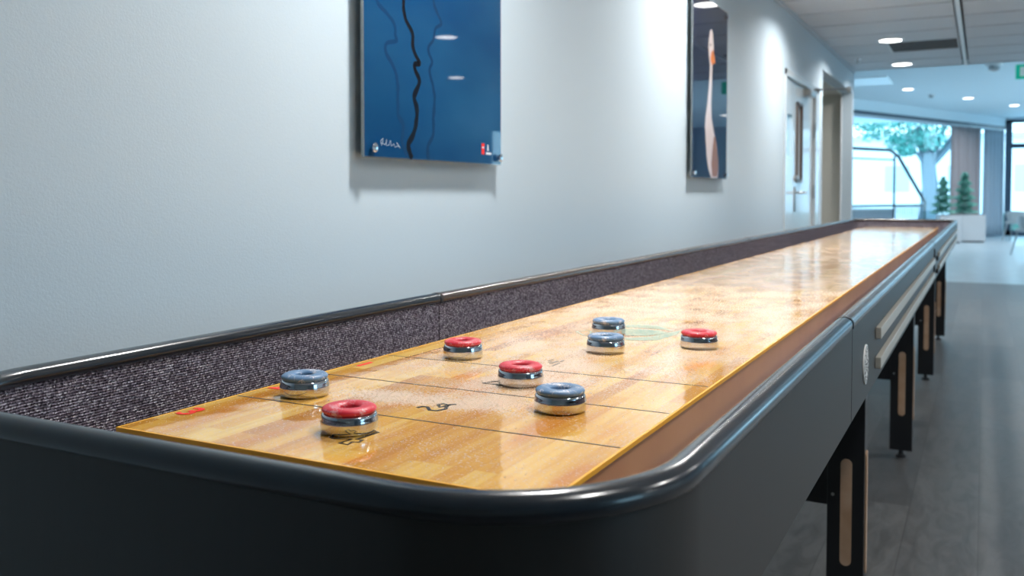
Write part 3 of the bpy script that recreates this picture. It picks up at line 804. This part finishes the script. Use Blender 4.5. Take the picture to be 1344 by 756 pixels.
# vent
v = thing('ceiling_vent', 'dark rectangular slatted vent between ceiling planks beside the lights', 'vent', (-.545, 9.72, CZ))
obj('backing', boxo(-.30, -.29, .03, .30, .29, .04), M['dark'], v)
for (a, b_, c_, d) in ((-.312, -.298, -.296, .296), (.298, .308, -.296, .296)): obj('end_trim', boxo(a, c_, -.004, b_, d, .03), M['white'], v)
f = BM()
for k in range(14): box(f, -.297, -.29 + k * .0415, .0, .297, -.265 + k * .0415, .012)
obj('slats', f, M['ventdark'], v)
# detectors and sprinklers
def detector(loc, lab, s=1.0):
    d = thing('smoke_detector', lab, 'smoke detector', loc)
    obj('base', lathe(BM(), [(.055 * s, 0), (.055 * s, -.015 * s), (.045 * s, -.02 * s)], n=28), M['white'], d, smooth=True, sharp=40)
    obj('sensor', lathe(BM(), [(.04 * s, -.02 * s), (.038 * s, -.045 * s), (.015 * s, -.055 * s)], n=28), M['brushed'], d, smooth=True, sharp=40)
detector((.105, 15.9, CZ2), 'small smoke detector on the smooth far ceiling, left of the exit sign', 2.2)
detector((-.98, 20.2, CZ2), 'tiny dark ceiling fitting between the two far left lights', 1.3)
sp = thing('sprinkler', 'small chrome sprinkler head hanging from plank ceiling', 'sprinkler', (-1.22, 10.35, CZ))
obj('escutcheon', lathe(BM(), [(.035, .0005), (.03, -.008), (.012, -.012)], n=20), M['chrome'], sp)
obj('head', lathe(BM(), [(.010, -.01), (.010, -.04), (.026, -.043), (.026, -.046)], n=16), M['brushed'], sp)
struct('trim_4', boxo(-2.35, 16.7, CZ2 - .02, -1.5, 17.9, CZ2 + .01, bev=.004), M['brightwhite'])
# exit sign
es = thing('exit_sign', 'green emergency exit sign hanging from the ceiling at right edge', 'exit sign', (.60, 13.7, CZ2))
b_ = BM(); lathe(b_, [(.09, 0), (.09, -.06), (.04, -.13), (.015, -.15), (.012, -.33)], (-.1, 0, 0), 20)
obj('mount', b_, M['brushed'], es, smooth=True, sharp=40)
obj('box', boxo(-.26, -.035, -.51, .26, .035, -.32, bev=.006), M['green'], es)
b_ = BM(); fs = lambda u, v_, w: (u, -.0355 - w, v_ - .415)
prism(b_, [(-.21, -.06), (-.12, -.06), (-.12, .06), (-.21, .06)], fs, .002)
prism(b_, [(-.07, -.011), (-.02, -.011), (-.02, -.03), (.02, 0), (-.02, .03), (-.02, .011), (-.07, .011)], fs, .002)
obj('pictogram', b_, M['whitesign'], es); b_ = BM()
prism(b_, [(.104 + .013 * math.cos(t * PI / 4), .048 + .013 * math.sin(t * PI / 4)) for t in range(8)], fs, .0022)
for a, c_ in (((.10, .040), (.12, -.01)), ((.12, -.01), (.09, -.055)), ((.12, -.01), (.155, -.05)), ((.11, .02), (.16, .0))): ribbon(b_, [a, c_], .014, fs, .002)
obj('pictogram', b_, M['whitesign'], es)

# ------------------------------------------------------------------ far lounge furniture
def curtain(name, x0, y0, x1, y1, z0, z1, folds, mat, label, amp=.06):
    bm = BM(); n = folds * 12; d = Vector((x1 - x0, y1 - y0)); nn = Vector((-d.y, d.x)).normalized()
    rows = []
    for iz in range(9):
        t = iz / 8; z = z0 + (z1 - z0) * t
        row = []
        for i in range(n + 1):
            s = i / n; a = amp * (.7 + .3 * (1 - t)) * math.sin(2 * PI * folds * s + .5 * math.sin(5 * s)) + .015 * math.sin(17 * s)
            row.append(bm.verts.new((x0 + d.x * s + nn.x * a - x0, y0 + d.y * s + nn.y * a - y0, z)))
        rows.append(row)
    for a, b_ in zip(rows, rows[1:]):
        for i in range(n): bm.faces.new((a[i], a[i + 1], b_[i + 1], b_[i]))
    o = obj(name, bm, M[mat], smooth=True, loc=(x0, y0, 0))
    md_ = o.modifiers.new('thick', 'SOLIDIFY'); md_.thickness = .006
    return tag(o, label, 'curtain', 'floor-length curtains')
curtain('curtain', -.70, 24.15, -.15, 25.35, .02, 2.73, 6, 'curtain_brown', 'taupe floor-length curtain behind the planters')
curtain('curtain', .0, 25.9, .40, 26.75, .02, 2.73, 5, 'curtain_blue', 'blue-grey floor-length curtain beside the dark-framed window')
cr_ = obj('curtain_rail', tube(BM(), [(0, 0, 0), (1.15, 2.7, 0)], .02, 10), M['brushed'], loc=(-.75, 24.15, 2.77))
tag(cr_, 'slim curtain rail above both curtains', 'curtain rail')

def planter(x, y, w, d, h, rz, label):
    r = thing('planter', label, 'planter', (x, y, 0), rz, 'planters by the window')
    bm = BM(); box(bm, -w / 2, -d / 2, .03, w / 2, d / 2, h, bev=.008)
    # hollow top
    obj('box', bm, M['planter'], r)
    obj('plinth', boxo(-w / 2 + .03, -d / 2 + .03, 0, w / 2 - .03, d / 2 - .03, .035), M['dark'], r)
    obj('soil', boxo(-w / 2 + .03, -d / 2 + .03, h - .01, w / 2 - .03, d / 2 - .03, h + .012), M['soil'], r)
    return r
planter(-.70, 22.55, .44, .44, .62, .25, 'pale square planter, left one of the pair under the window')
planter(-.26, 23.2, .50, .50, .62, .25, 'pale square planter, right one in front of the taupe curtain')
def conifer(x, y, z, h, r0, label, seed):
    rn = random.Random(seed)
    t = thing('conifer_shrub', label, 'shrub', (x, y, z), 0, 'small conifers in planters')
    obj('stem', tube(BM(), [(0, 0, 0), (0, 0, h * .9)], [.018, .005], 8), M['bark'], t)
    bm = BM()
    for i in range(2600):
        u = rn.random() ** .75; zz = h * (.02 + .98 * (1 - u) ) ; rr = r0 * (u ** .65) * (.75 + .35 * math.sin(zz * 38)) * rn.uniform(.45, 1.08)
        a = rn.uniform(0, 2 * PI); p = Vector((rr * math.cos(a), rr * math.sin(a), zz))
        dirv = Vector((math.cos(a), math.sin(a), rn.uniform(-.2, .7))).normalized(); sd = Vector((-math.sin(a), math.cos(a), rn.uniform(-.3, .3))).normalized()
        l = rn.uniform(.03, .065); q = rn.uniform(.010, .02)
        vs = [bm.verts.new(p - sd * q), bm.verts.new(p + sd * q), bm.verts.new(p + dirv * l), bm.verts.new(p + Vector((0, 0, q)))]
        bm.faces.new((vs[0], vs[1], vs[2])); bm.faces.new((vs[0], vs[3], vs[2])); bm.faces.new((vs[1], vs[3], vs[2]))
    obj('foliage', bm, M['needle'], t)
    return t
conifer(-.82, 22.50, .635, .84, .22, 'small conical conifer in the left pale planter', 4)
conifer(-.40, 23.15, .635, .95, .27, 'slightly taller conical conifer in the right pale planter', 9)

def chair(x, y, rz, label):
    t = thing('armchair', label, 'chair', (x, y, 0), rz, 'pale lounge chairs')
    b_ = BM(); n = 28; rows = []
    for (zz, rr, off) in ((.46, .235, 0), (.56, .27, 0), (.70, .29, .01), (.705, .275, .01), (.56, .252, 0), (.46, .218, 0)):
        row = []
        for i in range(n + 1):
            a = -PI * .12 + (PI * 1.24) * i / n
            drop = .0 if zz < .6 else .10 * (1 - math.sin(max(0, min(PI, a)))) ** 1.2
            row.append(b_.verts.new((rr * math.cos(a), rr * math.sin(a) - .02, zz - drop)))
        rows.append(row)
    for q in range(6):
        a, c_ = rows[q], rows[(q + 1) % 6]
        for i in range(n): b_.faces.new((a[i], a[i + 1], c_[i + 1], c_[i]))
    b_.faces.new([r[0] for r in rows]); b_.faces.new([r[-1] for r in rows][::-1])
    obj('backrest', b_, M['chairshell'], t, smooth=True, sharp=40)
    obj('seat', boxo(-.23, -.25, .41, .23, .22, .47, bev=.02), M['chairshell'], t, smooth=True, sharp=40)
    for sx in (-1, 1):
        for sy in (-1, 1): obj('leg', tube(BM(), [(sx * .27, sy * .25, 0), (sx * .19, sy * .18, .42)], [.011, .016], 10), M['chairleg'], t, smooth=True, sharp=40)
    return t
chair(.72, 23.9, 2.8, 'pale armchair standing in front of the dark-framed far window')
chair(.80, 18.55, 2.5, 'nearer pale armchair at the right edge, one slanted leg showing')

# ------------------------------------------------------------------ outdoors
struct('ground', boxo(-40, 27.5, -.25, 40, 90, -.1), M['ground'])
struct('ground_side', boxo(-40, 11.5, -.25, -9.2, 27.5, -.1), M['ground'])
g = BM(); vs = [g.verts.new(p) for p in ((-9.0, 11.5, -.12), (-6.2, 12.1, -.12), (.3, 27.5, -.12), (-9.2, 27.5, -.12))]; g.faces.new(vs)
e_ = bmesh.ops.extrude_face_region(g, geom=g.faces[:]); [setattr(q.co, 'z', q.co.z - .1) for q in e_['geom'] if isinstance(q, bmesh.types.BMVert)]
struct('ground_strip', g, M['ground'])
tr_ = BM(); RA = Vector((-3.9, 21.2)); RB = Vector((-2.03, 24.88)); RC = Vector((-1.39, 26.34))
def wallseg(bm, a, b_, t, z0, z1):
    d = (b_ - a).normalized(); n = Vector((-d.y, d.x)) * t
    p = [a, b_, b_ + n, a + n]
    lo = [bm.verts.new((q.x, q.y, z0)) for q in p]; hi = [bm.verts.new((q.x, q.y, z1)) for q in p]
    bm.faces.new(lo[::-1]); bm.faces.new(hi)
    for i in range(4): j = (i + 1) % 4; bm.faces.new((lo[i], lo[j], hi[j], hi[i]))
wallseg(tr_, Vector((-4.6, 19.82)), RB, 2.2, -.1, .70)
struct('terrace', tr_, M['terrace'])
# snow-pale coping
tr_ = BM(); wallseg(tr_, Vector((-4.6, 19.82)) + Vector((0, .02)), RB, 2.1, .70, .73); struct('terrace_paving', tr_, M['ground'])
rl = thing('stair_railing', 'grey metal stair railing outside the far window, sloping down to the right', 'railing', (RB.x, RB.y, 0))
def P3(v, z): return (v.x - RB.x, v.y - RB.y, z)
obj('handrail', tube(BM(), [P3(Vector((-4.6, 19.82)), 2.20), P3(RB + (RA - RB) * .05, 2.20), P3(RB + (RC - RB) * .12, 2.05), P3(RC, .88)], .042, 10), M['railing'], rl, smooth=True)
obj('middle_rail', tube(BM(), [P3(Vector((-4.6, 19.82)), 1.96), P3(RB, 1.96)], .022, 8), M['railing'], rl)
obj('bottom_rail', tube(BM(), [P3(Vector((-4.6, 19.82)), .80), P3(RB, .80), P3(RC, .80)], .03, 8), M['railing'], rl)
for v, z0, z1 in ((RB, -.05, 2.06), (RC, -.1, .93), (RB + (RA - RB).normalized() * 2.0, .7, 2.18), (RB + (RA - RB).normalized() * 4.0, .7, 2.18)): obj('post', tube(BM(), [P3(v, z0), P3(v, z1)], .028, 8), M['railing'], rl)
for i in range(1, 13):
    q = RB + (RC - RB) * i / 13; obj('baluster', tube(BM(), [P3(q, -.1), P3(q, .80)], .017, 6), M['railing'], rl)

def tree(x, y, label, h, blobs, n, leafs, seed):
    rn = random.Random(seed)
    t = thing('tree', label, 'tree', (x, y, -.1), 0)
    obj('trunk', tube(BM(), [(0, 0, 0), (.05, 0, h * .35), (-.05, .05, h * .6), (-.4, .1, h * .85)], [.34, .26, .24, .12], 12), M['bark'], t, smooth=True)
    bb = BM()
    for (bx, by, bz, br) in blobs:
        if rn.random() < .7: tube(bb, [(0, 0, h * .5), (bx * .5, by * .5, (h * .5 + bz) / 2 + .2), (bx, by, bz)], [.12, .07, .02], 6)
    obj('branches', bb, M['bark'], t)
    bm = BM()
    for (bx, by, bz, br) in blobs:
        for i in range(n):
            v = Vector((rn.gauss(0, 1), rn.gauss(0, 1), rn.gauss(0, 1))).normalized() * br * rn.random() ** .45
            v.z *= .7; p = Vector((bx, by, bz)) + v
            a = Vector((rn.uniform(-1, 1), rn.uniform(-1, 1), rn.uniform(-1, 1))).normalized(); c_ = a.orthogonal().normalized(); l = leafs * rn.uniform(.7, 1.3)
            bm.faces.new([bm.verts.new(p - a * l), bm.verts.new(p + c_ * l * .45), bm.verts.new(p + a * l), bm.verts.new(p - c_ * l * .45)])
    obj('foliage', bm, M['leaf'], t)
tree(-1.75, 35.2, 'leafy tree with pale trunk outside the far window', 4.2,
     [(-.3, 0, 3.7, .95), (-1.1, .2, 3.9, .9), (.7, 0, 3.9, .9), (-1.9, .3, 3.6, .7), (0, -.2, 3.1, .55), (-.9, 0, 3.1, .6), (1.5, .4, 4.0, .8), (-.2, 0, 4.7, 1.1), (-1.6, .3, 4.8, .9), (1.1, 0, 4.9, .9), (-2.6, .3, 4.2, .7), (2.3, 0, 4.4, .7), (-.7, -.3, 2.75, .3)], 420, .085, 5)
tree(1.9, 38.0, 'second tree outside, seen through the dark-framed right window', 3.6, [(-.6, 0, 4.4, .6), (.4, 0, 4.6, .9), (-.2, 0, 5.3, .9), (1.2, 0, 4.0, .7)], 260, .09, 8)
hd = BM()
for i in range(1): box(hd, -.3, 0, 0, 6, .6, .62, bev=.08, seg=3)
bmesh.ops.subdivide_edges(hd, edges=hd.edges[:], cuts=5, use_grid_fill=True)
for v in hd.verts: v.co += Vector((noise.noise(v.co * 5), noise.noise(v.co * 5 + Vector((9, 0, 0))), noise.noise(v.co * 5 + Vector((0, 9, 0))))) * .08
hg = obj('hedge', hd, M['hedge'], loc=(.6, 28.6, -.1)); tag(hg, 'low green hedge outside the dark-framed window', 'hedge')
bd = thing('building', 'pale washed-out building across the square behind the tree', 'building', (-8, 62, -.1))
obj('wall', boxo(-14, 0, 0, 22, 6, 4.6), M['building'], bd); obj('roof', boxo(-14.4, -.4, 4.6, 22.4, 6.4, 4.9), M['frame_light'], bd)
for i in range(9): obj('window', boxo(-12 + i * 3.6, -.05, 1.4, -10.6 + i * 3.6, .02, 3.0), M['bwin'], bd)

# ------------------------------------------------------------------ world, camera
wd = bpy.data.worlds.new('sky'); S.world = wd; wd.use_nodes = True; nt = wd.node_tree
bg = nt.nodes['Background']
tc = nt.nodes.new('ShaderNodeTexCoord'); sx = nt.nodes.new('ShaderNodeSeparateXYZ'); nt.links.new(tc.outputs['Generated'], sx.inputs[0])
rp = ramp(nt, [(.0, (.52, .83, 1)), (.35, (.38, .73, 1))]); nt.links.new(sx.outputs[2], rp.inputs[0]); nt.links.new(rp.outputs[0], bg.inputs[0])
bg.inputs[1].default_value = 4.5
cam = bpy.data.cameras.new('camera'); co = bpy.data.objects.new('camera', cam); COL.objects.link(co)
cam.sensor_width = 36; cam.lens = 1190 / 1344 * 36; cam.shift_y = -.05985
co.location = (0, 0, HC); co.rotation_euler = (math.radians(88), 0, math.radians(27.5))
cam.dof.use_dof = True; cam.dof.focus_distance = 1.15; cam.dof.aperture_fstop = 7.0
cam.clip_start = .05
S.camera = co
S.view_settings.view_transform = 'Standard'; S.view_settings.look = 'None'; S.view_settings.exposure = 0; S.view_settings.gamma = 1
S.view_settings.use_curve_mapping = False
